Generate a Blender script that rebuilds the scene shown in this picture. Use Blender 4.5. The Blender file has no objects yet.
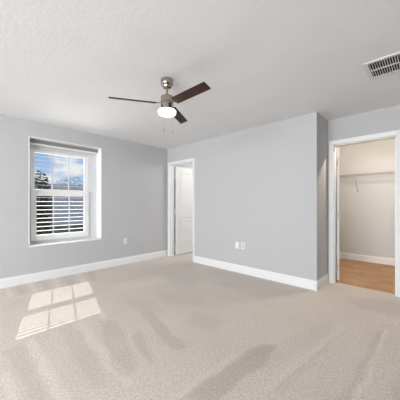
import bpy, bmesh, math, random
from mathutils import Vector, Matrix, noise
random.seed(7)
C = bpy.context.scene.collection
SC = bpy.context.scene
PI = math.pi
XL, YB, XC, YC, H = -4.353, 3.472, -1.118, 3.963, 2.44      # left wall, back wall, corner, closet wall, ceiling
XR, YF = 0.75, -6.0                                           # right and front wall
YK, XK0, XK1 = 5.92, -1.75, 0.55                              # closet interior
HX0, HX1, HY1 = -4.42, -2.6, 5.6                              # room beyond the bedroom door

# ------------------------------------------------------------------ camera
cam = bpy.data.cameras.new('camera'); co = bpy.data.objects.new('camera', cam); C.objects.link(co)
cam.sensor_width = 36; cam.lens = 36 * 240.86 / 400; cam.shift_y = 4.336 / 400; cam.clip_start = 0.02; cam.clip_end = 300
co.location = (0, 0, 1.1764); co.rotation_euler = (PI / 2, 0, 0.76282)
SC.camera = co
# ------------------------------------------------------------------ colour management
vs = SC.view_settings
vs.view_transform = 'Standard'; vs.look = 'None'; vs.gamma = 1; vs.use_curve_mapping = False; vs.exposure = 0.0
SC.cycles.sample_clamp_indirect = 1.5        # keeps bounced sunlight from sparkling
# ------------------------------------------------------------------ sky
w = bpy.data.worlds.new('sky'); SC.world = w; w.cycles.sampling_method = 'NONE'; w.use_nodes = True
nt = w.node_tree; N = nt.nodes; L = nt.links; N.clear()
wo = N.new('ShaderNodeOutputWorld'); bg = N.new('ShaderNodeBackground'); bg.inputs['Strength'].default_value = 0.95
tc = N.new('ShaderNodeTexCoord'); sp = N.new('ShaderNodeSeparateXYZ'); L.new(tc.outputs['Generated'], sp.inputs[0])
grad = N.new('ShaderNodeValToRGB'); L.new(sp.outputs['Z'], grad.inputs[0])
grad.color_ramp.elements[0].position = 0.0; grad.color_ramp.elements[0].color = (0.62, 0.78, 0.95, 1)
grad.color_ramp.elements[1].position = 0.30; grad.color_ramp.elements[1].color = (0.12, 0.33, 0.78, 1)
mp = N.new('ShaderNodeMapping'); mp.inputs['Scale'].default_value = (5, 5, 11); mp.inputs['Location'].default_value = (0.6, 0.3, 0.75)
L.new(tc.outputs['Generated'], mp.inputs[0])
ns = N.new('ShaderNodeTexNoise'); ns.inputs['Scale'].default_value = 1.5; ns.inputs['Detail'].default_value = 6; L.new(mp.outputs[0], ns.inputs['Vector'])
cr = N.new('ShaderNodeValToRGB'); cr.color_ramp.elements[0].position = 0.47; cr.color_ramp.elements[1].position = 0.60; L.new(ns.outputs[0], cr.inputs[0])
mx = N.new('ShaderNodeMixRGB'); mx.inputs[2].default_value = (0.97, 0.98, 1.0, 1)
L.new(cr.outputs[0], mx.inputs[0]); L.new(grad.outputs[0], mx.inputs[1]); L.new(mx.outputs[0], bg.inputs[0]); L.new(bg.outputs[0], wo.inputs[0])
# ------------------------------------------------------------------ sun, fill and lamp light
def light(name, kind, energy, color, loc, direction=None, size=None, size_y=None):
    d = bpy.data.lights.new(name, kind); d.energy = energy; d.color = color
    o = bpy.data.objects.new(name, d); C.objects.link(o); o.location = loc
    if direction: o.rotation_euler = Vector(direction).to_track_quat('-Z', 'Y').to_euler()
    if kind == 'AREA':
        d.shape = 'RECTANGLE'; d.size = size; d.size_y = size_y or size
    elif kind == 'SUN': d.angle = 0.004
    else: d.shadow_soft_size = size
    return o
SUN = (1, -0.280, -0.985)
light('sun', 'SUN', 4.6, (1.0, 0.95, 0.88), (-8, 3, 9), SUN)
# fill lights added behind the camera, by the front and right walls
light('front_fill', 'AREA', 645, (0.94, 0.975, 1.0), (-1.35, YF + 0.03, 1.30), (0.0, 1, -0.15), 3.9, 2.0)
light('right_fill', 'AREA', 225, (0.94, 0.975, 1.0), (XR - 0.03, -3.2, 1.35), (-1, 0.35, 0.0), 2.4, 1.8)
# sunlit ground outside throwing light up through the window onto the ceiling
light('ground_bounce', 'AREA', 190, (1.0, 0.985, 0.96), (XL - 3.0, 1.39, 0.0), (1, 0, 0.45), 2.4, 1.2)
light('closet_lamp_light', 'POINT', 52, (1.0, 0.85, 0.67), (-0.70, 4.35, 2.30), None, 0.02)
light('hall_lamp_light', 'POINT', 62, (1.0, 0.97, 0.92), (-3.0, 5.0, 2.25), None, 0.25)

# ------------------------------------------------------------------ materials
def mat(name, col, rough=0.6, metal=0.0, spec=0.5, bump=None, var=None, emit=None):
    m = bpy.data.materials.new(name); m.use_nodes = True
    n = m.node_tree.nodes; l = m.node_tree.links; b = n['Principled BSDF']
    b.inputs['Base Color'].default_value = (*col, 1); b.inputs['Roughness'].default_value = rough
    b.inputs['Metallic'].default_value = metal; b.inputs['Specular IOR Level'].default_value = spec
    t = n.new('ShaderNodeTexCoord')
    if var:                                  # (scale, amount)
        x = n.new('ShaderNodeTexNoise'); x.inputs['Scale'].default_value = var[0]; x.inputs['Detail'].default_value = 4
        l.new(t.outputs['Object'], x.inputs['Vector'])
        q = n.new('ShaderNodeValToRGB'); a = var[1]
        q.color_ramp.elements[0].position = 0.3; q.color_ramp.elements[1].position = 0.7
        q.color_ramp.elements[0].color = (*[max(0, c * (1 - a)) for c in col], 1); q.color_ramp.elements[1].color = (*[min(1, c * (1 + a)) for c in col], 1)
        l.new(x.outputs[0], q.inputs[0]); l.new(q.outputs[0], b.inputs['Base Color'])
    if bump:                                 # (scale, strength, distance)
        x = n.new('ShaderNodeTexNoise'); x.inputs['Scale'].default_value = bump[0]; x.inputs['Detail'].default_value = 3
        l.new(t.outputs['Object'], x.inputs['Vector'])
        u = n.new('ShaderNodeBump'); u.inputs['Strength'].default_value = bump[1]; u.inputs['Distance'].default_value = bump[2]
        l.new(x.outputs[0], u.inputs['Height']); l.new(u.outputs[0], b.inputs['Normal'])
    if emit:
        m.cycles.emission_sampling = 'NONE'
        b.inputs['Emission Color'].default_value = (*emit[0], 1); b.inputs['Emission Strength'].default_value = emit[1]
    return m
M = {}
M['wall'] = mat('grey_wall_paint', (0.520, 0.520, 0.527), 0.85, spec=0.2, bump=(90, 0.08, 0.002))
M['closet_wall'] = mat('closet_wall_paint', (0.64, 0.65, 0.665), 0.85, spec=0.2, bump=(90, 0.08, 0.002))
M['ceiling'] = mat('textured_ceiling_paint', (0.895, 0.90, 0.905), 0.9, spec=0.15, bump=(32, 0.22, 0.006), var=(2.5, 0.012))
M['trim'] = mat('white_trim_paint', (0.83, 0.83, 0.83), 0.45, var=(6, 0.01))
M['door'] = mat('white_door_paint', (0.80, 0.80, 0.79), 0.5, var=(6, 0.01))
M['vinyl'] = mat('white_window_vinyl', (0.90, 0.90, 0.90), 0.4, var=(6, 0.01))
M['jamb_grey'] = mat('pale_grey_window_jamb', (0.70, 0.71, 0.72), 0.6, var=(6, 0.01))
M['slat'] = mat('white_blind_slat', (0.80, 0.80, 0.80), 0.5, var=(6, 0.01))
M['shade'] = mat('grey_shade_fabric', (0.27, 0.275, 0.27), 0.85, bump=(300, 0.2, 0.001), var=(40, 0.05))
M['nickel'] = mat('brushed_nickel', (0.36, 0.32, 0.275), 0.22, 1.0, bump=(250, 0.05, 0.001))
M['hinge'] = mat('pale_hinge_metal', (0.75, 0.74, 0.72), 0.4, 0.35, var=(40, 0.03))
M['plastic'] = mat('white_plate_plastic', (0.82, 0.82, 0.82), 0.4, var=(30, 0.01))
M['slot'] = mat('dark_socket_slot', (0.12, 0.12, 0.12), 0.6, var=(30, 0.05))
M['outlet_face'] = mat('socket_face_plastic', (0.68, 0.68, 0.68), 0.45, var=(30, 0.01))
M['duct'] = mat('black_duct_shadow', (0.015, 0.015, 0.016), 0.9, var=(20, 0.1))
M['vent'] = mat('white_vent_enamel', (0.78, 0.78, 0.77), 0.5, var=(20, 0.01))
M['wire'] = mat('shelf_wire_coating', (0.36, 0.335, 0.31), 0.45, var=(30, 0.03))
M['lamp'] = mat('frosted_lamp_glass', (0.95, 0.94, 0.92), 0.4, emit=((1.0, 0.95, 0.88), 1.7), var=(30, 0.01))
M['roof'] = mat('grey_shingle_roof', (0.22, 0.215, 0.23), 0.9, var=(6, 0.35), bump=(20, 0.4, 0.02))
M['stucco'] = mat('neighbour_stucco', (0.24, 0.235, 0.25), 0.9, var=(1.2, 0.3), bump=(40, 0.2, 0.01))
M['fascia'] = mat('neighbour_trim', (0.6, 0.6, 0.6), 0.6, var=(3, 0.03))
M['dark_glass'] = mat('neighbour_window_glass', (0.03, 0.035, 0.045), 0.1, var=(3, 0.1))
M['lawn'] = mat('lawn_grass', (0.07, 0.10, 0.04), 0.95, var=(3, 0.4), bump=(40, 0.4, 0.03))
M['leaf'] = mat('dark_foliage', (0.030, 0.042, 0.022), 0.8, var=(8, 0.5))
M['bark'] = mat('tree_bark', (0.09, 0.065, 0.05), 0.9, var=(12, 0.3), bump=(30, 0.5, 0.02))

def wood():
    m = mat('dark_walnut_blade', (0.03, 0.018, 0.014), 0.38, spec=0.15)
    n = m.node_tree.nodes; l = m.node_tree.links; b = n['Principled BSDF']
    t = n.new('ShaderNodeTexCoord'); g = n.new('ShaderNodeMapping'); g.inputs['Scale'].default_value = (4, 60, 10)
    x = n.new('ShaderNodeTexNoise'); x.inputs['Scale'].default_value = 2; x.inputs['Detail'].default_value = 5
    q = n.new('ShaderNodeValToRGB'); q.color_ramp.elements[0].color = (0.020, 0.011, 0.008, 1); q.color_ramp.elements[1].color = (0.060, 0.034, 0.024, 1)
    l.new(t.outputs['Object'], g.inputs[0]); l.new(g.outputs[0], x.inputs['Vector']); l.new(x.outputs[0], q.inputs[0]); l.new(q.outputs[0], b.inputs['Base Color'])
    return m
M['wood'] = wood()

def carpet(name='beige_cut_pile_carpet', lo=(0.36, 0.310, 0.272, 1), hi=(0.95, 0.865, 0.795, 1), blotch=0.035, size=2.2):
    m = mat(name, (0.5, 0.45, 0.4), 1.0, spec=0.05)
    n = m.node_tree.nodes; l = m.node_tree.links; b = n['Principled BSDF']
    t = n.new('ShaderNodeTexCoord')
    fine = n.new('ShaderNodeTexNoise'); fine.inputs['Scale'].default_value = 62; fine.inputs['Detail'].default_value = 5; fine.inputs['Roughness'].default_value = 0.9
    l.new(t.outputs['Object'], fine.inputs['Vector'])
    q = n.new('ShaderNodeValToRGB'); q.color_ramp.elements[0].position = 0.28; q.color_ramp.elements[1].position = 0.72
    q.color_ramp.elements[0].color = lo; q.color_ramp.elements[1].color = hi
    l.new(fine.outputs[0], q.inputs[0])
    at = n.new('ShaderNodeAttribute'); at.attribute_name = 'pile_lay'
    big = n.new('ShaderNodeTexNoise'); big.inputs['Scale'].default_value = size; big.inputs['Detail'].default_value = 3; l.new(t.outputs['Object'], big.inputs['Vector'])
    r = n.new('ShaderNodeMapRange'); r.inputs[1].default_value = 0.3; r.inputs[2].default_value = 0.7; r.inputs[3].default_value = 1 - blotch; r.inputs[4].default_value = 1 + blotch
    l.new(big.outputs[0], r.inputs[0])
    ad = n.new('ShaderNodeMath'); ad.operation = 'ADD'; l.new(at.outputs['Fac'], ad.inputs[0]); l.new(r.outputs[0], ad.inputs[1])
    v = n.new('ShaderNodeVectorMath'); v.operation = 'SCALE'; l.new(q.outputs[0], v.inputs[0]); l.new(ad.outputs[0], v.inputs['Scale'])
    l.new(v.outputs[0], b.inputs['Base Color'])
    u = n.new('ShaderNodeBump'); u.inputs['Strength'].default_value = 0.25; u.inputs['Distance'].default_value = 0.006
    l.new(fine.outputs[0], u.inputs['Height']); l.new(u.outputs[0], b.inputs['Normal'])
    b.inputs['Sheen Weight'].default_value = 0.05
    return m
M['carpet'] = carpet()
M['lamp_tinted_carpet'] = carpet('lamp_tinted_closet_carpet', (0.29, 0.175, 0.100, 1), (0.64, 0.41, 0.245, 1), 0.13, 4.5)  # tan tint puts the closet lamp's warm tone into the carpet colour

def glass():
    m = bpy.data.materials.new('clear_window_glass'); m.use_nodes = True
    n = m.node_tree.nodes; l = m.node_tree.links; n.clear()
    o = n.new('ShaderNodeOutputMaterial'); t = n.new('ShaderNodeBsdfTransparent'); g = n.new('ShaderNodeBsdfGlossy'); x = n.new('ShaderNodeMixShader')
    t.inputs[0].default_value = (0.97, 0.98, 0.98, 1); g.inputs['Roughness'].default_value = 0.02; x.inputs[0].default_value = 0.04
    l.new(t.outputs[0], x.inputs[1]); l.new(g.outputs[0], x.inputs[2]); l.new(x.outputs[0], o.inputs[0])
    return m
M['glass'] = glass()

# ------------------------------------------------------------------ helpers
def box(bm, x0, x1, y0, y1, z0, z1, mtx=None):
    vs_ = [bm.verts.new((x, y, z)) for x in (x0, x1) for y in (y0, y1) for z in (z0, z1)]
    for f in ((0, 1, 3, 2), (4, 6, 7, 5), (0, 4, 5, 1), (2, 3, 7, 6), (0, 2, 6, 4), (1, 5, 7, 3)):
        bm.faces.new([vs_[i] for i in f])
    if mtx: bmesh.ops.transform(bm, matrix=mtx, verts=vs_)
    return vs_
def tube(bm, a, b, r, n=8):
    a = Vector(a); b = Vector(b); d = (b - a); q = d.to_track_quat('Z', 'Y').to_matrix()
    ra = [bm.verts.new(a + q @ Vector((r * math.cos(i * 2 * PI / n), r * math.sin(i * 2 * PI / n), 0))) for i in range(n)]
    rb = [bm.verts.new(b + q @ Vector((r * math.cos(i * 2 * PI / n), r * math.sin(i * 2 * PI / n), 0))) for i in range(n)]
    for i in range(n): bm.faces.new((ra[i], ra[(i + 1) % n], rb[(i + 1) % n], rb[i]))
    bm.faces.new(ra[::-1]); bm.faces.new(rb)
def lathe(bm, prof, n=40, c=(0, 0)):
    rings = []
    for r, z in prof:
        rings.append([bm.verts.new((c[0] + r * math.cos(i * 2 * PI / n), c[1] + r * math.sin(i * 2 * PI / n), z)) for i in range(n)] if r > 1e-5 else [bm.verts.new((c[0], c[1], z))])
    for a, b in zip(rings, rings[1:]):
        for i in range(n):
            j = (i + 1) % n
            if len(a) == 1 and len(b) == 1: continue
            if len(a) == 1: bm.faces.new((a[0], b[i], b[j]))
            elif len(b) == 1: bm.faces.new((a[i], a[j], b[0]))
            else: bm.faces.new((a[i], a[j], b[j], b[i]))
def prism(bm, prof, p0, p1, up=(0, 0, 1), out=(0, 1, 0)):
    """profile (distance out, height up) swept straight from p0 to p1"""
    p0 = Vector(p0); p1 = Vector(p1); up = Vector(up); out = Vector(out)
    a = [bm.verts.new(p0 + out * u + up * v) for u, v in prof]; b = [bm.verts.new(p1 + out * u + up * v) for u, v in prof]
    n = len(prof)
    for i in range(n): bm.faces.new((a[i], a[(i + 1) % n], b[(i + 1) % n], b[i]))
    bm.faces.new(a); bm.faces.new(b[::-1])
def obj(name, bm, m, parent=None, bevel=0, smooth=False, loc=None):
    bmesh.ops.recalc_face_normals(bm, faces=bm.faces)
    me = bpy.data.meshes.new(name); bm.to_mesh(me); bm.free()
    o = bpy.data.objects.new(name, me); C.objects.link(o)
    if m: me.materials.append(M[m])
    if parent: o.parent = parent
    if loc: o.location = loc
    if bevel:
        b = o.modifiers.new('bevel', 'BEVEL'); b.width = bevel; b.segments = 2; b.limit_method = 'ANGLE'; b.angle_limit = 0.6
    if smooth:
        for p in me.polygons: p.use_smooth = True
        try: me.set_sharp_from_angle(angle=math.radians(40))
        except Exception: pass
    return o
def BM(): return bmesh.new()
def struct(o): o['kind'] = 'structure'; return o
def thing(name, label, cat, loc, group=None):
    o = bpy.data.objects.new(name, None); C.objects.link(o); o.location = loc; o.empty_display_size = 0.1
    o['label'] = label; o['category'] = cat
    if group: o['group'] = group
    return o
def tag(o, label, cat, group=None):
    o['label'] = label; o['category'] = cat
    if group: o['group'] = group
    return o

# ------------------------------------------------------------------ the shell
WY0, WY1, WZ0, WZ1 = 0.836, 1.945, 0.535, 2.205        # window opening in the left wall
TW = 0.26
D1X0, D1X1, DH = -4.262, -3.511, 2.072                 # rough opening of the bedroom door
D2X0, D2X1 = -1.049, -0.308                            # rough opening of the closet door
T = 0.12
b = BM()
box(b, XL - TW, XL, YF - 0.15, WY0, 0, H); box(b, XL - TW, XL, WY1, YB, 0, H)
box(b, XL - TW, XL, WY0, WY1, 0, WZ0); box(b, XL - TW, XL, WY0, WY1, WZ1, H)
struct(obj('wall_left', b, 'wall'))
b = BM()
box(b, XL - TW, D1X0, YB, YB + T, 0, H); box(b, D1X1, XC, YB, YB + T, 0, H); box(b, D1X0, D1X1, YB, YB + T, DH, H)
struct(obj('wall_back', b, 'wall'))
b = BM(); box(b, XC - T, XC, YB + T, YC, 0, H); struct(obj('wall_return', b, 'wall'))
b = BM()
box(b, XK0 - T, D2X0, YC, YC + T, 0, H); box(b, D2X1, XR + 0.15, YC, YC + T, 0, H); box(b, D2X0, D2X1, YC, YC + T, DH, H)
struct(obj('wall_closet_front', b, 'wall'))
b = BM(); box(b, XR, XR + 0.15, YF - 0.15, YC, 0, H); struct(obj('wall_right', b, 'wall'))
b = BM(); box(b, XL, XR, YF - 0.15, YF, 0, H); struct(obj('wall_front', b, 'wall'))
b = BM(); box(b, XK0 - T, XK1 + T, YK, YK + T, 0, H); struct(obj('wall_closet_back', b, 'closet_wall'))
b = BM(); box(b, XK0 - T, XK0, YC + T, YK, 0, H); struct(obj('wall_closet_left', b, 'closet_wall'))
b = BM(); box(b, XK1, XK1 + T, YC + T, YK, 0, H); struct(obj('wall_closet_right', b, 'closet_wall'))
b = BM(); box(b, HX0 - T, HX0, YB + T, HY1, 0, H); struct(obj('wall_hall_left', b, 'closet_wall'))
b = BM(); box(b, HX1, HX1 + T, YB + T, HY1, 0, H); struct(obj('wall_hall_right', b, 'closet_wall'))
b = BM(); box(b, HX0 - T, HX1 + T, HY1, HY1 + T, 0, H); struct(obj('wall_hall_back', b, 'closet_wall'))
b = BM(); box(b, XL - TW, XR + 0.15, YF - 0.15, YK + T, H, H + 0.15); struct(obj('ceiling', b, 'ceiling'))

# floor with the lay of the pile left by the vacuum cleaner (polygons on the floor, in metres)
NAP = [
 ([(-1.09,0.99),(-1.08,1.25),(-1.06,1.55),(-1.03,1.84),(-0.91,1.89),(-0.88,1.58),(-0.92,1.26),(-0.93,1.1)], -0.085, 0.010),
 ([(-1.1,0.95),(-1.09,1.58),(-1.13,1.6),(-1.14,0.91)], 0.035, 0.020),
 ([(-1.93,1.13),(-1.96,1.24),(-1.51,1.08),(-1.46,1.03),(-1.61,1.05)], -0.060, 0.010),
 ([(-2.29,1.45),(-2.2,1.54),(-1.52,1.37),(-1.44,1.34),(-1.5,1.26),(-1.77,1.31)], -0.060, 0.012),
 ([(-2.47,1.09),(-2.26,1.17),(-1.71,1.02),(-1.55,0.95),(-1.48,0.86),(-1.56,0.81),(-1.86,0.88)], -0.050, 0.012),
 ([(-2.8,0.77),(-2.49,0.84),(-1.97,0.8),(-1.65,0.76),(-1.5,0.7),(-1.58,0.64),(-1.96,0.65)], -0.035, 0.015),
 ([(-2.46,0.46),(-2.53,0.52),(-1.54,0.51),(-1.6,0.45)], 0.055, 0.010),
 ([(-2.45,0.31),(-2.47,0.44),(-1.64,0.42),(-1.72,0.34)], -0.045, 0.012),
 ([(-2.13,0.25),(-2.14,0.29),(-1.76,0.3),(-1.83,0.23)], 0.050, 0.010),
 ([(-2.57,0.88),(-2.5,0.94),(-1.72,0.88),(-1.4,0.84),(-1.42,0.8),(-1.74,0.79)], 0.035, 0.010),
 ([(-2.62,1.13),(-2.58,1.18),(-2.33,1.11),(-2.32,1.06)], 0.050, 0.005),
 ([(-2.76,1.46),(-2.49,1.72),(-2.1,1.64),(-2.29,1.45)], -0.030, 0.040),
 ([(-2.78,1.92),(-2.14,2.23),(-1.8,2.13),(-2.26,1.77)], -0.025, 0.050),
 ([(-1.93,1.86),(-1.48,1.91),(-1.43,1.7),(-1.72,1.63)], -0.030, 0.040),
 ([(-2.59,2.71),(-1.58,2.77),(-1.57,2.51),(-2.38,2.41)], 0.025, 0.050),
 ([(-3.42,1.65),(-3.21,2.4),(-2.85,2.32),(-3.1,1.61)], 0.030, 0.050),
 ([(-0.31,2.82),(-0.29,2.85),(-0.32,1.68),(-0.35,1.65)], 0.060, 0.008),
 ([(-0.35,2.78),(-0.31,2.82),(-0.35,1.65),(-0.4,1.6)], -0.050, 0.012),
 ([(-0.61,2.61),(-0.58,2.64),(-0.74,1.39),(-0.78,1.39)], 0.035, 0.012),
 ([(-0.56,2.66),(-0.58,2.64),(-0.74,1.39),(-0.67,1.41)], -0.030, 0.015),
 ([(-0.18,2.14),(-0.14,2.2),(-0.12,1.87),(-0.18,1.81)], -0.050, 0.010),
 ([(-1.01,1.69),(-0.74,2.68),(-0.65,2.55),(-0.82,1.58)], -0.020, 0.030),
 ([(-0.84,3.48),(-0.25,3.86),(-0.21,3.25),(-0.58,3.23)], -0.040, 0.060),
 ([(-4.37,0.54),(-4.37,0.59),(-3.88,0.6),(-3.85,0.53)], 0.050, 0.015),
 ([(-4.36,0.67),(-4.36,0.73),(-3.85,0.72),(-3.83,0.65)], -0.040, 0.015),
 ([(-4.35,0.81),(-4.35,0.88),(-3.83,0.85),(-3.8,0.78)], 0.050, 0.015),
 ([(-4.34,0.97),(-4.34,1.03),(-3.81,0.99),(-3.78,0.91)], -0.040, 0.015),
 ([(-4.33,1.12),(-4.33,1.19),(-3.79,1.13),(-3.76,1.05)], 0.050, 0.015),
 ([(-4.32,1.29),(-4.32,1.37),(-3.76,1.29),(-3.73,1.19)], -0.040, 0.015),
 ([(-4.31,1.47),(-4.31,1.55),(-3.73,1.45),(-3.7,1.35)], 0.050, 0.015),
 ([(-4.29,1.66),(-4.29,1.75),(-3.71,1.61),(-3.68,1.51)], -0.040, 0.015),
]
def inside(poly, x, y):
    r = False; n = len(poly)
    for i in range(n):
        x0, y0 = poly[i]; x1, y1 = poly[(i + 1) % n]
        if (y0 > y) != (y1 > y) and x < (x1 - x0) * (y - y0) / (y1 - y0) + x0: r = not r
    return r
def edge_dist(poly, x, y):
    m = 9
    for i in range(len(poly)):
        x0, y0 = poly[i]; x1, y1 = poly[(i + 1) % len(poly)]
        dx, dy = x1 - x0, y1 - y0; t = max(0, min(1, ((x - x0) * dx + (y - y0) * dy) / (dx * dx + dy * dy)))
        m = min(m, math.hypot(x - x0 - t * dx, y - y0 - t * dy))
    return m
def nap(x, y):
    v = 0
    for poly, a, s in NAP:
        xs = [p[0] for p in poly]; ys = [p[1] for p in poly]
        if min(xs) - s < x < max(xs) + s and min(ys) - s < y < max(ys) + s:
            d = edge_dist(poly, x, y) * (1 if inside(poly, x, y) else -1)
            v += a * max(0, min(1, 0.5 + d / (2 * s)))
    return v
b = BM()
FX0, FX1, FY0, FY1, ST = XL - TW, XR + 0.15, YF - 0.15, YK + T, 0.025
nx = int((FX1 - FX0) / ST); ny = int((FY1 - FY0) / ST)
g = [[b.verts.new((FX0 + (FX1 - FX0) * i / nx, FY0 + (FY1 - FY0) * j / ny, 0)) for j in range(ny + 1)] for i in range(nx + 1)]
for i in range(nx):
    for j in range(ny): b.faces.new((g[i][j], g[i + 1][j], g[i + 1][j + 1], g[i][j + 1]))
b.verts.index_update()
vals = [0.0] * len(b.verts)
for col in g:
    for v in col:
        q = noise.noise(Vector((v.co.x * 5, v.co.y * 5, 3.0))) * 0.03
        vals[v.index] = nap(v.co.x + q, v.co.y + q * 0.7)
box(b, FX0, FX1, FY0, FY1, -0.12, -0.01)
vals += [0.0] * 8
me = bpy.data.meshes.new('floor'); b.to_mesh(me); b.free()
at = me.attributes.new('pile_lay', 'FLOAT', 'POINT')
for i, v in enumerate(vals): at.data[i].value = v * 2.3
me.materials.append(M['carpet']); fo = bpy.data.objects.new('floor', me); C.objects.link(fo); struct(fo)

b = BM(); box(b, XK0, XK1, YC + T, YK, 0.0, 0.002); box(b, D2X0 + 0.012, D2X1 - 0.012, YC + 0.085, YC + T, 0.0, 0.002); struct(obj('floor_closet', b, 'lamp_tinted_carpet'))

# baseboards
BH, BT = 0.133, 0.015
BP = [(0, 0), (BT, 0), (BT, BH - 0.028), (BT - 0.004, BH - 0.020), (BT - 0.006, BH - 0.006), (BT - 0.009, BH), (0, BH)]
def base(name, runs):
    b = BM()
    for p0, p1, o in runs: prism(b, BP, (*p0, 0), (*p1, 0), out=(*o, 0))
    return struct(obj(name, b, 'trim'))
base('baseboard_left', [((XL, YF), (XL, YB), (1, 0))])
base('baseboard_back', [((D1X1 + 0.045, YB), (XC + BT, YB), (0, -1))])
base('baseboard_return', [((XC, YB - BT), (XC, YC), (1, 0))])
base('baseboard_closet_front', [((D2X1 + 0.045, YC), (XR, YC), (0, -1))])
base('baseboard_right', [((XR, YF), (XR, YC), (-1, 0))])
base('baseboard_closet_back', [((XK0, YK), (XK1, YK), (0, -1))])
base('baseboard_closet_left', [((XK0, YC + T), (XK0, YK), (1, 0))])
base('baseboard_closet_right', [((XK1, YC + T), (XK1, YK), (-1, 0))])
base('baseboard_hall_left', [((HX0, YB + T), (HX0, HY1), (1, 0))])
base('baseboard_hall_back', [((HX0, HY1), (HX1, HY1), (0, -1))])

# ------------------------------------------------------------------ door trim (jamb liner and casing)
CP = [(0, 0), (0.057, 0), (0.057, 0.016), (0.050, 0.018), (0.030, 0.013), (0.008, 0.009), (0, 0.007)]
def casing(name, x0, x1, h, yf, yb):
    """x0..x1 is the clear opening; jamb liner 12 mm plus moulded casing on both faces"""
    b = BM(); j = 0.012
    box(b, x0 - j, x0, yf, yb, 0, h); box(b, x1, x1 + j, yf, yb, 0, h); box(b, x0 - j, x1 + j, yf, yb, h, h + j)
    # door stops
    box(b, x0, x0 + 0.010, yf + 0.035, yf + 0.070, 0, h); box(b, x1 - 0.010, x1, yf + 0.035, yf + 0.070, 0, h); box(b, x0, x1, yf + 0.035, yf + 0.070, h - 0.010, h)
    for yy, s in ((yf, -1), (yb, 1)):
        r = 0.004
        prism(b, CP, (x0 - r, yy, 0), (x0 - r, yy, h + r + 0.057), up=(0, s, 0), out=(-1, 0, 0))
        prism(b, CP, (x1 + r, yy, 0), (x1 + r, yy, h + r + 0.057), up=(0, s, 0), out=(1, 0, 0))
        prism(b, CP, (x0 - r, yy, h + r), (x1 + r, yy, h + r), up=(0, s, 0), out=(0, 0, 1))
    return struct(obj(name, b, 'trim'))
casing('trim_1', D1X0 + 0.012, D1X1 - 0.012, 2.06, YB, YB + T)
casing('trim_2', D2X0 + 0.012, D2X1 - 0.012, 2.06, YC, YC + T)

# ------------------------------------------------------------------ panel doors
def door(name, width, height, hinge, angle):
    """two-panel moulded slab; local x runs from the hinge edge, thickness towards -y; pivot at the far corner of the jamb"""
    root = bpy.data.objects.new(name, None); C.objects.link(root); struct(root)
    root.location = hinge; root.rotation_euler = (0, 0, angle)
    t = 0.035; z0 = 0.014; z1 = height; g = 0.006
    sw = 0.105
    rails = [(z0, 0.27), (0.86, 1.06), (1.93, z1)]
    b = BM()
    box(b, g, g + sw, -t, 0, z0, z1); box(b, g + width - sw, g + width, -t, 0, z0, z1)
    for a, c in rails: box(b, g + sw, g + width - sw, -t, 0, a, c)
    for a, c in ((0.27, 0.86), (1.06, 1.93)):
        x0, x1 = g + sw, g + width - sw
        box(b, x0, x1, -t + 0.011, -0.011, a, c)
        for s in (1, -1):                                     # sloped raised field on both faces
            y_in = (-t + 0.011) if s > 0 else -0.011; y_out = (-t + 0.004) if s > 0 else -0.004
            q0 = [b.verts.new((x, y_in, z)) for x, z in ((x0 + 0.022, a + 0.022), (x1 - 0.022, a + 0.022), (x1 - 0.022, c - 0.022), (x0 + 0.022, c - 0.022))]
            q1 = [b.verts.new((x, y_out, z)) for x, z in ((x0 + 0.05, a + 0.05), (x1 - 0.05, a + 0.05), (x1 - 0.05, c - 0.05), (x0 + 0.05, c - 0.05))]
            for i in range(4): b.faces.new((q0[i], q0[(i + 1) % 4], q1[(i + 1) % 4], q1[i]))
            b.faces.new(q1)
    obj('door_slab', b, 'door', root, bevel=0.0015)
    for z in (0.22, 1.02, 1.83):
        b = BM(); tube(b, (0, 0.004, z - 0.045), (0, 0.004, z + 0.045), 0.006, 12)
        box(b, 0.0, g + 0.001, -0.031, 0.002, z - 0.045, z + 0.045)
        box(b, -0.036, 0.0, -0.007, -0.003, z - 0.045, z + 0.045)
        obj('hinge', b, 'hinge', root, smooth=True)
    b = BM()
    for s in (1, -1):
        y0 = 0 if s > 0 else -t
        tube(b, (g + width - 0.06, y0, 0.95), (g + width - 0.06, y0 + s * 0.012, 0.95), 0.030, 20)
        tube(b, (g + width - 0.06, y0, 0.95), (g + width - 0.06, y0 + s * 0.05, 0.95), 0.011, 14)
        tube(b, (g + width - 0.05, y0 + s * 0.046, 0.95), (g + width - 0.165, y0 + s * 0.046, 0.95), 0.009, 12)
    obj('door_handle', b, 'nickel', root, smooth=True)
    return root
door('door_1', 0.715, 2.045, (D1X0 + 0.012 + 0.004, YB + T + 0.024, 0), math.radians(90))
door('door_2', 0.705, 2.045, (D2X0 + 0.012 + 0.004, YC + T + 0.024, 0), math.radians(113))

# ------------------------------------------------------------------ window in the left wall
win = bpy.data.objects.new('window_1', None); C.objects.link(win); struct(win); win.location = (XL, (WY0 + WY1) / 2, WZ0)
bpy.context.view_layer.update()
def wobj(name, b, m, parent=win, bevel=0):
    bmesh.ops.translate(b, verts=b.verts, vec=-Vector(win.location))
    return obj(name, b, m, parent, bevel)
XG = XL - 0.205                                           # glass plane
b = BM(); e = 0.012
box(b, XL - TW, XL + 0.003, WY0, WY0 + e, WZ0 + 0.02, WZ1); box(b, XL - TW, XL + 0.003, WY1 - e, WY1, WZ0 + 0.02, WZ1)
box(b, XL - TW, XL + 0.003, WY0 + e, WY1 - e, WZ1 - e, WZ1)
wobj('reveal', b, 'vinyl', bevel=0.003)
b = BM(); box(b, XL - TW, XL + 0.012, WY0, WY1, WZ0 - 0.004, WZ0 + 0.018); wobj('window_sill', b, 'trim', bevel=0.004)
fy0, fy1, fz0, fz1 = WY0 + e, WY1 - e, WZ0 + 0.018, WZ1 - e
sy0, sy1, sz0, sz1 = 0.895, 1.777, 0.600, 2.055           # outer edge of the sashes
mz = 1.362
b = BM()
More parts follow.
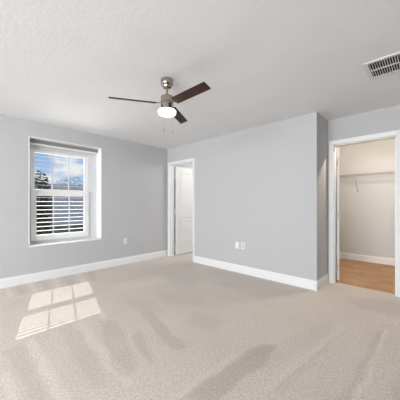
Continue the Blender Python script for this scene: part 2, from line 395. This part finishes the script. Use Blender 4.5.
box(b, XG - 0.05, XG + 0.018, fy0, sy0, fz0, fz1); box(b, XG - 0.05, XG + 0.018, sy1, fy1, fz0, fz1)
box(b, XG - 0.05, XG + 0.018, sy0, sy1, fz0, sz0); box(b, XG - 0.05, XG + 0.018, sy0, sy1, sz1, fz1)
wobj('window_frame', b, 'jamb_grey')
def sash(name, x0, x1, z0, z1, rb, rt, st):
    b = BM()
    box(b, x0, x1, sy0, sy0 + st, z0, z1); box(b, x0, x1, sy1 - st, sy1, z0, z1)
    box(b, x0, x1, sy0 + st, sy1 - st, z0, z0 + rb); box(b, x0, x1, sy0 + st, sy1 - st, z1 - rt, z1)
    s = wobj(name, b, 'vinyl', bevel=0.003)
    xm = (x0 + x1) / 2
    b = BM(); box(b, xm - 0.018, xm - 0.014, sy0 + st - 0.004, sy1 - st + 0.004, z0 + rb - 0.004, z1 - rt + 0.004); wobj('pane', b, 'glass', s)
    gy0, gy1, gz0, gz1 = sy0 + st, sy1 - st, z0 + rb, z1 - rt
    b = BM()
    for k in (1, 2):
        y = gy0 + (gy1 - gy0) * k / 3; box(b, xm - 0.012, xm - 0.004, y - 0.009, y + 0.009, gz0, gz1)
    wobj('muntin', b, 'jamb_grey', s)
    b = BM(); z = gz0 + 0.015; sw_, tilt = (0.019, 6) if name == 'upper_sash' else (0.019, 11)
    while z < gz1 - 0.01:                                  # open horizontal slats
        box(b, -sw_, sw_, gy0 + 0.001, gy1 - 0.001, -0.0006, 0.0006, Matrix.Translation((xm + 0.012, 0, z)) @ Matrix.Rotation(math.radians(tilt), 4, 'Y'))
        z += 0.067
    wobj('blind_slats', b, 'slat', s)
    return s
sash('upper_sash', XG - 0.045, XG - 0.001, mz - 0.02, sz1, 0.065, 0.045, 0.060)
sash('lower_sash', XG + 0.001, XG + 0.045, sz0, mz + 0.052, 0.070, 0.098, 0.075)
# raised shade under the head of the recess
t = thing('window_shade', 'grey fabric shade raised to the top of the white window recess', 'window shade', (XG + 0.07, (WY0 + WY1) / 2, WZ1 - e))
hw = (fy1 - fy0) / 2 - 0.003
b = BM(); box(b, -0.025, 0.020, -hw, hw, -0.022, 0.0); obj('headrail', b, 'shade', t, bevel=0.003)
b = BM()
for k in range(4):
    prism(b, [(-0.02, 0), (0.018, 0), (0.022, -0.0045), (0.018, -0.009), (-0.02, -0.009), (-0.024, -0.0045)], (0, -hw, -0.022 - 0.009 * k), (0, hw, -0.022 - 0.009 * k), out=(1, 0, 0))
obj('shade_fabric', b, 'shade', t)
b = BM(); box(b, -0.022, 0.020, -hw, hw, -0.082, -0.058); obj('bottom_rail', b, 'vinyl', t, bevel=0.003)

# unseen frames added on the solid walls around the two fill lights
def plain_frame(name, cx, cy, cz, wd, ht, axis):
    b = BM(); f = 0.05; d = 0.02
    for u0, u1, z0, z1 in ((-wd / 2 - f, -wd / 2, -ht / 2 - f, ht / 2 + f), (wd / 2, wd / 2 + f, -ht / 2 - f, ht / 2 + f), (-wd / 2, wd / 2, -ht / 2 - f, -ht / 2), (-wd / 2, wd / 2, ht / 2, ht / 2 + f)):
        if axis == 'x': box(b, cx + u0, cx + u1, cy, cy + d, cz + z0, cz + z1)
        else: box(b, cx, cx + d, cy + u0, cy + u1, cz + z0, cz + z1)
    return struct(obj(name, b, 'trim'))
plain_frame('front_fill_frame', -1.35, YF, 1.30, 3.94, 2.04, 'x')
plain_frame('right_fill_frame', XR - 0.02, -3.2, 1.35, 2.44, 1.84, 'y')

# ------------------------------------------------------------------ ceiling fan
FX, FY = -1.933, 1.5385
fan = thing('ceiling_fan', 'brushed nickel ceiling fan with three dark wood blades and a lit frosted light', 'ceiling fan', (FX, FY, H))
b = BM(); lathe(b, [(0, 0), (0.064, 0), (0.064, -0.042), (0.060, -0.052), (0.045, -0.060), (0.040, -0.080), (0.018, -0.085), (0, -0.085)]); obj('canopy', b, 'nickel', fan, smooth=True)
b = BM(); tube(b, (0, 0, -0.07), (0, 0, -0.175), 0.0115, 20); obj('downrod', b, 'nickel', fan, smooth=True)
b = BM(); lathe(b, [(0, -0.150), (0.020, -0.152), (0.024, -0.166), (0.058, -0.168), (0.064, -0.174), (0.064, -0.228), (0.058, -0.232), (0, -0.232)]); obj('motor_housing', b, 'nickel', fan, smooth=True)
b = BM(); lathe(b, [(0, -0.232), (0.060, -0.232), (0.060, -0.252), (0, -0.252)]); obj('rotor_band', b, 'slot', fan, smooth=True)
b = BM(); lathe(b, [(0, -0.252), (0.064, -0.252), (0.064, -0.306), (0.060, -0.310), (0, -0.310)]); obj('light_fitter', b, 'nickel', fan, smooth=True)
b = BM(); lathe(b, [(0, -0.309), (0.072, -0.309), (0.088, -0.312), (0.092, -0.318), (0.092, -0.335), (0.086, -0.349), (0.068, -0.357), (0.04, -0.360), (0, -0.361)], 48); obj('light_shade', b, 'lamp', fan, smooth=True)
ZB = -0.2455; TH0 = 4.1792; PITCH = 0.2886; R0, R1, CH = 0.115, 0.557, 0.0935
def rounded_blade(bm, r0, r1, w, t):
    pts = []
    rad = 0.008
    for cx, cy, a0 in ((r1 - rad, w / 2 - rad, 0), (r0 + rad, w / 2 - rad, 90), (r0 + rad, -w / 2 + rad, 180), (r1 - rad, -w / 2 + rad, 270)):
        for k in range(5):
            a = math.radians(a0 + 90 * k / 4); pts.append((cx + rad * math.cos(a), cy + rad * math.sin(a)))
    top = [bm.verts.new((x, y, t / 2)) for x, y in pts]; bot = [bm.verts.new((x, y, -t / 2)) for x, y in pts]
    bm.faces.new(top); bm.faces.new(bot[::-1])
    for i in range(len(pts)):
        j = (i + 1) % len(pts); bm.faces.new((top[i], bot[i], bot[j], top[j]))
for k in range(3):
    a = TH0 + k * 2 * PI / 3
    # local +y is the left side looking outward, so a negative roll lifts the right side
    b = BM(); rounded_blade(b, R0, R1, CH, 0.007)
    bl = obj('blade', b, 'wood', fan)
    bl.location = (0, 0, ZB); bl.rotation_euler = Matrix.Rotation(a, 3, 'Z').to_4x4().to_3x3().__matmul__(Matrix.Rotation(-PITCH, 3, 'X')).to_euler()
    b = BM()
    box(b, 0.045, 0.11, -0.016, 0.016, 0.000, 0.006); box(b, 0.10, 0.185, -0.028, 0.028, 0.0035, 0.0065)
    for sx, sy in ((0.135, 0.016), (0.135, -0.016), (0.170, 0)): tube(b, (sx, sy, -0.0055), (sx, sy, 0.006), 0.004, 10)
    ir = obj('blade_iron', b, 'slot', bl)
cr_, sr_ = math.cos(0.76282), math.sin(0.76282)
for r_, d_, zl, zp in ((-0.050, 0.082, -0.475, -0.515), (0.047, 0.083, -0.500, -0.530)):
    x = r_ * cr_ - d_ * sr_; y = r_ * sr_ + d_ * cr_
    b = BM(); z = -0.300
    tube(b, (x, y, z), (x, y, zl), 0.0004, 6)
    while z > zl:
        bmesh.ops.create_icosphere(b, subdivisions=1, radius=0.0008, matrix=Matrix.Translation((x, y, z))); z -= 0.006
    ch = obj('pull_chain', b, 'nickel', fan)
    b = BM(); lathe(b, [(0, zl + 0.002), (0.0025, zl), (0.004, zl - 0.008), (0.004, zp + 0.004), (0.002, zp), (0, zp)], 12, (x, y)); obj('chain_pull', b, 'nickel', ch, smooth=True)

# ------------------------------------------------------------------ ceiling return-air grille
VX0, VX1, VY0, VY1 = -0.440, 0.215, 2.578, 2.945
vent = thing('air_vent', 'white rectangular ceiling air return grille with two rows of slats', 'air vent', ((VX0 + VX1) / 2, (VY0 + VY1) / 2, H))
hx, hy, f = (VX1 - VX0) / 2, (VY1 - VY0) / 2, 0.033
b = BM()
for x0, x1, y0, y1 in ((-hx, hx, -hy, -hy + f), (-hx, hx, hy - f, hy), (-hx, -hx + f, -hy + f, hy - f), (hx - f, hx, -hy + f, hy - f)): box(b, x0, x1, y0, y1, -0.009, 0)
box(b, -hx + f, hx - f, -0.008, 0.008, -0.009, -0.001)
obj('vent_frame', b, 'vent', vent, bevel=0.0025)
b = BM(); box(b, -hx + f, hx - f, -hy + f, hy - f, -0.0012, 0); obj('duct_shadow_plate', b, 'duct', vent)  # black plate in place of the shaded hollow behind the slats
b = BM(); x = -hx + f + 0.010
while x < hx - f - 0.004:
    for y0, y1 in ((-hy + f, -0.008), (0.008, hy - f)):
        box(b, -0.0012, 0.0012, y0, y1, -0.0045, 0.0045, Matrix.Translation((x, 0, -0.0062)) @ Matrix.Rotation(math.radians(-38), 4, 'Y'))
    x += 0.0178
obj('vent_slats', b, 'vent', vent)

# ------------------------------------------------------------------ wall plates
def plate(label, loc, rot, kind, w=0.072, h=0.116):
    t = thing('power_outlet' if kind != 'blank' else 'wall_plate', label, 'outlet' if kind != 'blank' else 'wall plate', loc); t.rotation_euler = (0, 0, rot)
    b = BM(); box(b, -w / 2, w / 2, -0.006, 0, -h / 2, h / 2); obj('cover_plate', b, 'plastic', t, bevel=0.003)
    if kind == 'duplex':
        for z in (0.020, -0.020):
            b = BM(); tube(b, (0, -0.004, z), (0, -0.0085, z), 0.0165, 24); s = obj('socket', b, 'outlet_face', t, smooth=True)
            b = BM()
            for x in (-0.006, 0.006): box(b, x - 0.0013, x + 0.0013, -0.0090, -0.0082, z + 0.001, z + 0.009)
            tube(b, (0, -0.0082, z - 0.007), (0, -0.0090, z - 0.007), 0.0025, 10); obj('slot', b, 'slot', s)
    elif kind == 'decora':
        b = BM(); box(b, -0.0165, 0.0165, -0.0085, -0.005, -0.0335, 0.0335); s = obj('socket', b, 'outlet_face', t, bevel=0.001)
        b = BM()
        for z in (0.017, -0.017):
            for x in (-0.006, 0.006): box(b, x - 0.0014, x + 0.0014, -0.0092, -0.0083, z, z + 0.009)
            tube(b, (0, -0.0083, z - 0.007), (0, -0.0092, z - 0.007), 0.0026, 10)
        obj('slot', b, 'slot', s)
        b = BM()
        for x0, x1, z0, z1 in ((-0.0185, -0.0165, -0.0355, 0.0355), (0.0165, 0.0185, -0.0355, 0.0355), (-0.0165, 0.0165, 0.0335, 0.0355), (-0.0165, 0.0165, -0.0355, -0.0335)): box(b, x0, x1, -0.0064, -0.0058, z0, z1)
        obj('gasket', b, 'slot', t)
    else:
        for z in (0.0415, -0.0415):
            b = BM(); tube(b, (0, -0.005, z), (0, -0.0072, z), 0.0032, 12); obj('screw', b, 'outlet_face', t, smooth=True)
    return t
plate('white power outlet low on the window wall, between the window and the far corner', (XL, 2.419, 0.452), PI / 2, 'duplex')
plate('plain white wall plate low on the long back wall, left beside an outlet', (-2.424, YB, 0.468), 0, 'blank')
plate('white power outlet low on the long back wall, right beside a plain plate', (-2.309, YB, 0.468), 0, 'decora')

# ------------------------------------------------------------------ closet wire shelf
ZS = 1.775; SD = 0.305
sh = thing('wire_shelf', 'coated wire shelf with diagonal brace on the closet back wall', 'shelf', (0, YK, ZS))
x0, x1 = XK0 + 0.004, XK1 - 0.004
b = BM()
for y in (-0.006, -SD * 0.5, -SD): tube(b, (x0, y, 0), (x1, y, 0), 0.0035 if y > -SD else 0.005, 8)
tube(b, (x0, -SD, -0.032), (x1, -SD, -0.032), 0.005, 8)
obj('shelf_rail', b, 'wire', sh, smooth=True)
b = BM(); x = x0 + 0.012
while x < x1:
    tube(b, (x, -0.006, 0.0045), (x, -SD, 0.0045), 0.0016, 6); tube(b, (x, -SD - 0.001, 0.0045), (x, -SD - 0.001, -0.034), 0.0016, 6); x += 0.0254
obj('shelf_wires', b, 'wire', sh)
for xb in (-1.093, 0.05):
    b = BM(); tube(b, (xb, -SD, -0.030), (xb, -0.006, -0.325), 0.0042, 8); box(b, xb - 0.009, xb + 0.009, -0.006, -0.0005, -0.345, -0.305)
    obj('brace', b, 'wire', sh, smooth=True)
for xb in (-1.29, -0.55, 0.35):
    b = BM(); box(b, xb - 0.010, xb + 0.010, -0.020, -0.0005, -0.018, 0.012); obj('wall_clip', b, 'wire', sh, bevel=0.002)

# lamps of the closet and of the room beyond the door (above the frame)
def dome(label, x, y, r):
    t = thing('ceiling_lamp', label, 'lamp', (x, y, H))
    b = BM(); lathe(b, [(0, 0), (r, 0), (r, -0.02), (0, -0.02)]); obj('lamp_base', b, 'nickel', t, smooth=True)
    b = BM(); lathe(b, [(r * 0.45, -0.02), (r * 0.55, -0.035), (r * 0.5, -0.05), (0, -0.058)]); obj('lamp_shade', b, 'lamp', t, smooth=True)
dome('small flush ceiling lamp inside the warm-lit closet', -0.70, 4.35, 0.09)
dome('small flush ceiling lamp in the room behind the white panel door', -3.0, 5.0, 0.12)

# ------------------------------------------------------------------ outside the window
GZ = -2.9
b = BM(); box(b, -60, XL - TW - 0.02, -40, 40, GZ - 0.2, GZ); o = struct(obj('ground', b, 'lawn'))
nh = thing('house', 'neighbouring house with low grey shingle roof seen through the window', 'building', (-19.0, 6.0, GZ))
b = BM(); box(b, -4, 4, -9.5, 6, 0, 3.0); obj('wall', b, 'stucco', nh)
b = BM(); prism(b, [(-4.5, 2.95), (4.5, 2.95), (4.5, 3.12), (0, 5.5), (-4.5, 3.12)], (0, -10, 0), (0, 6.5, 0), out=(1, 0, 0)); obj('roof', b, 'roof', nh)
b = BM(); box(b, 4.5, 4.55, -10, 6.5, 2.93, 3.13); obj('fascia', b, 'fascia', nh)
for y in (-7.5, -4.0, -0.6, 3.2):
    b = BM(); box(b, 4.0, 4.06, y - 0.75, y + 0.75, 0.9, 2.4); fr = obj('window', b, 'fascia', nh)
    b = BM(); box(b, 4.055, 4.075, y - 0.66, y + 0.66, 0.98, 2.32); obj('pane', b, 'dark_glass', fr)
def tree(label, x, y, h, r, seed):
    rnd = random.Random(seed)
    t = thing('tree', label, 'tree', (x, y, GZ), 'trees outside the window')
    b = BM(); tube(b, (0, 0, -0.05), (0.05, 0, h * 0.75), 0.13, 10)
    for k in range(7):
        a = rnd.uniform(0, 6.28); z = h * rnd.uniform(0.42, 0.7)
        tube(b, (0.03, 0, z), (r * 0.6 * math.cos(a), r * 0.6 * math.sin(a), z + h * 0.16), 0.035, 6)
    obj('trunk', b, 'bark', t, smooth=True)
    b = BM()
    for k in range(2600):
        while True:
            p = Vector((rnd.uniform(-1, 1), rnd.uniform(-1, 1), rnd.uniform(-1, 1)))
            if p.length < 1: break
        p = Vector((p.x * r, p.y * r, h * 0.66 + p.z * h * 0.34)); p *= 1 + 0.12 * math.sin(5 * p.x + seed) * 0.5
        q = Matrix.Translation(p) @ Matrix.Rotation(rnd.uniform(0, 6.28), 4, 'Z') @ Matrix.Rotation(rnd.uniform(-1.2, 1.2), 4, 'X')
        s = rnd.uniform(0.05, 0.10)
        vs_ = [b.verts.new(q @ Vector(c)) for c in ((-s, 0, 0), (0, -s * 0.5, 0.02), (s, 0, 0), (0, s * 0.5, 0.02))]
        b.faces.new(vs_)
    obj('foliage', b, 'leaf', t)
tree('dark leafy tree seen through the left column of window panes', -13.0, 2.97, 5.5, 0.5, 3)
tree('dark tree rising behind the grey roof, right in the window', -27.5, 9.3, 6.9, 2.2, 5)
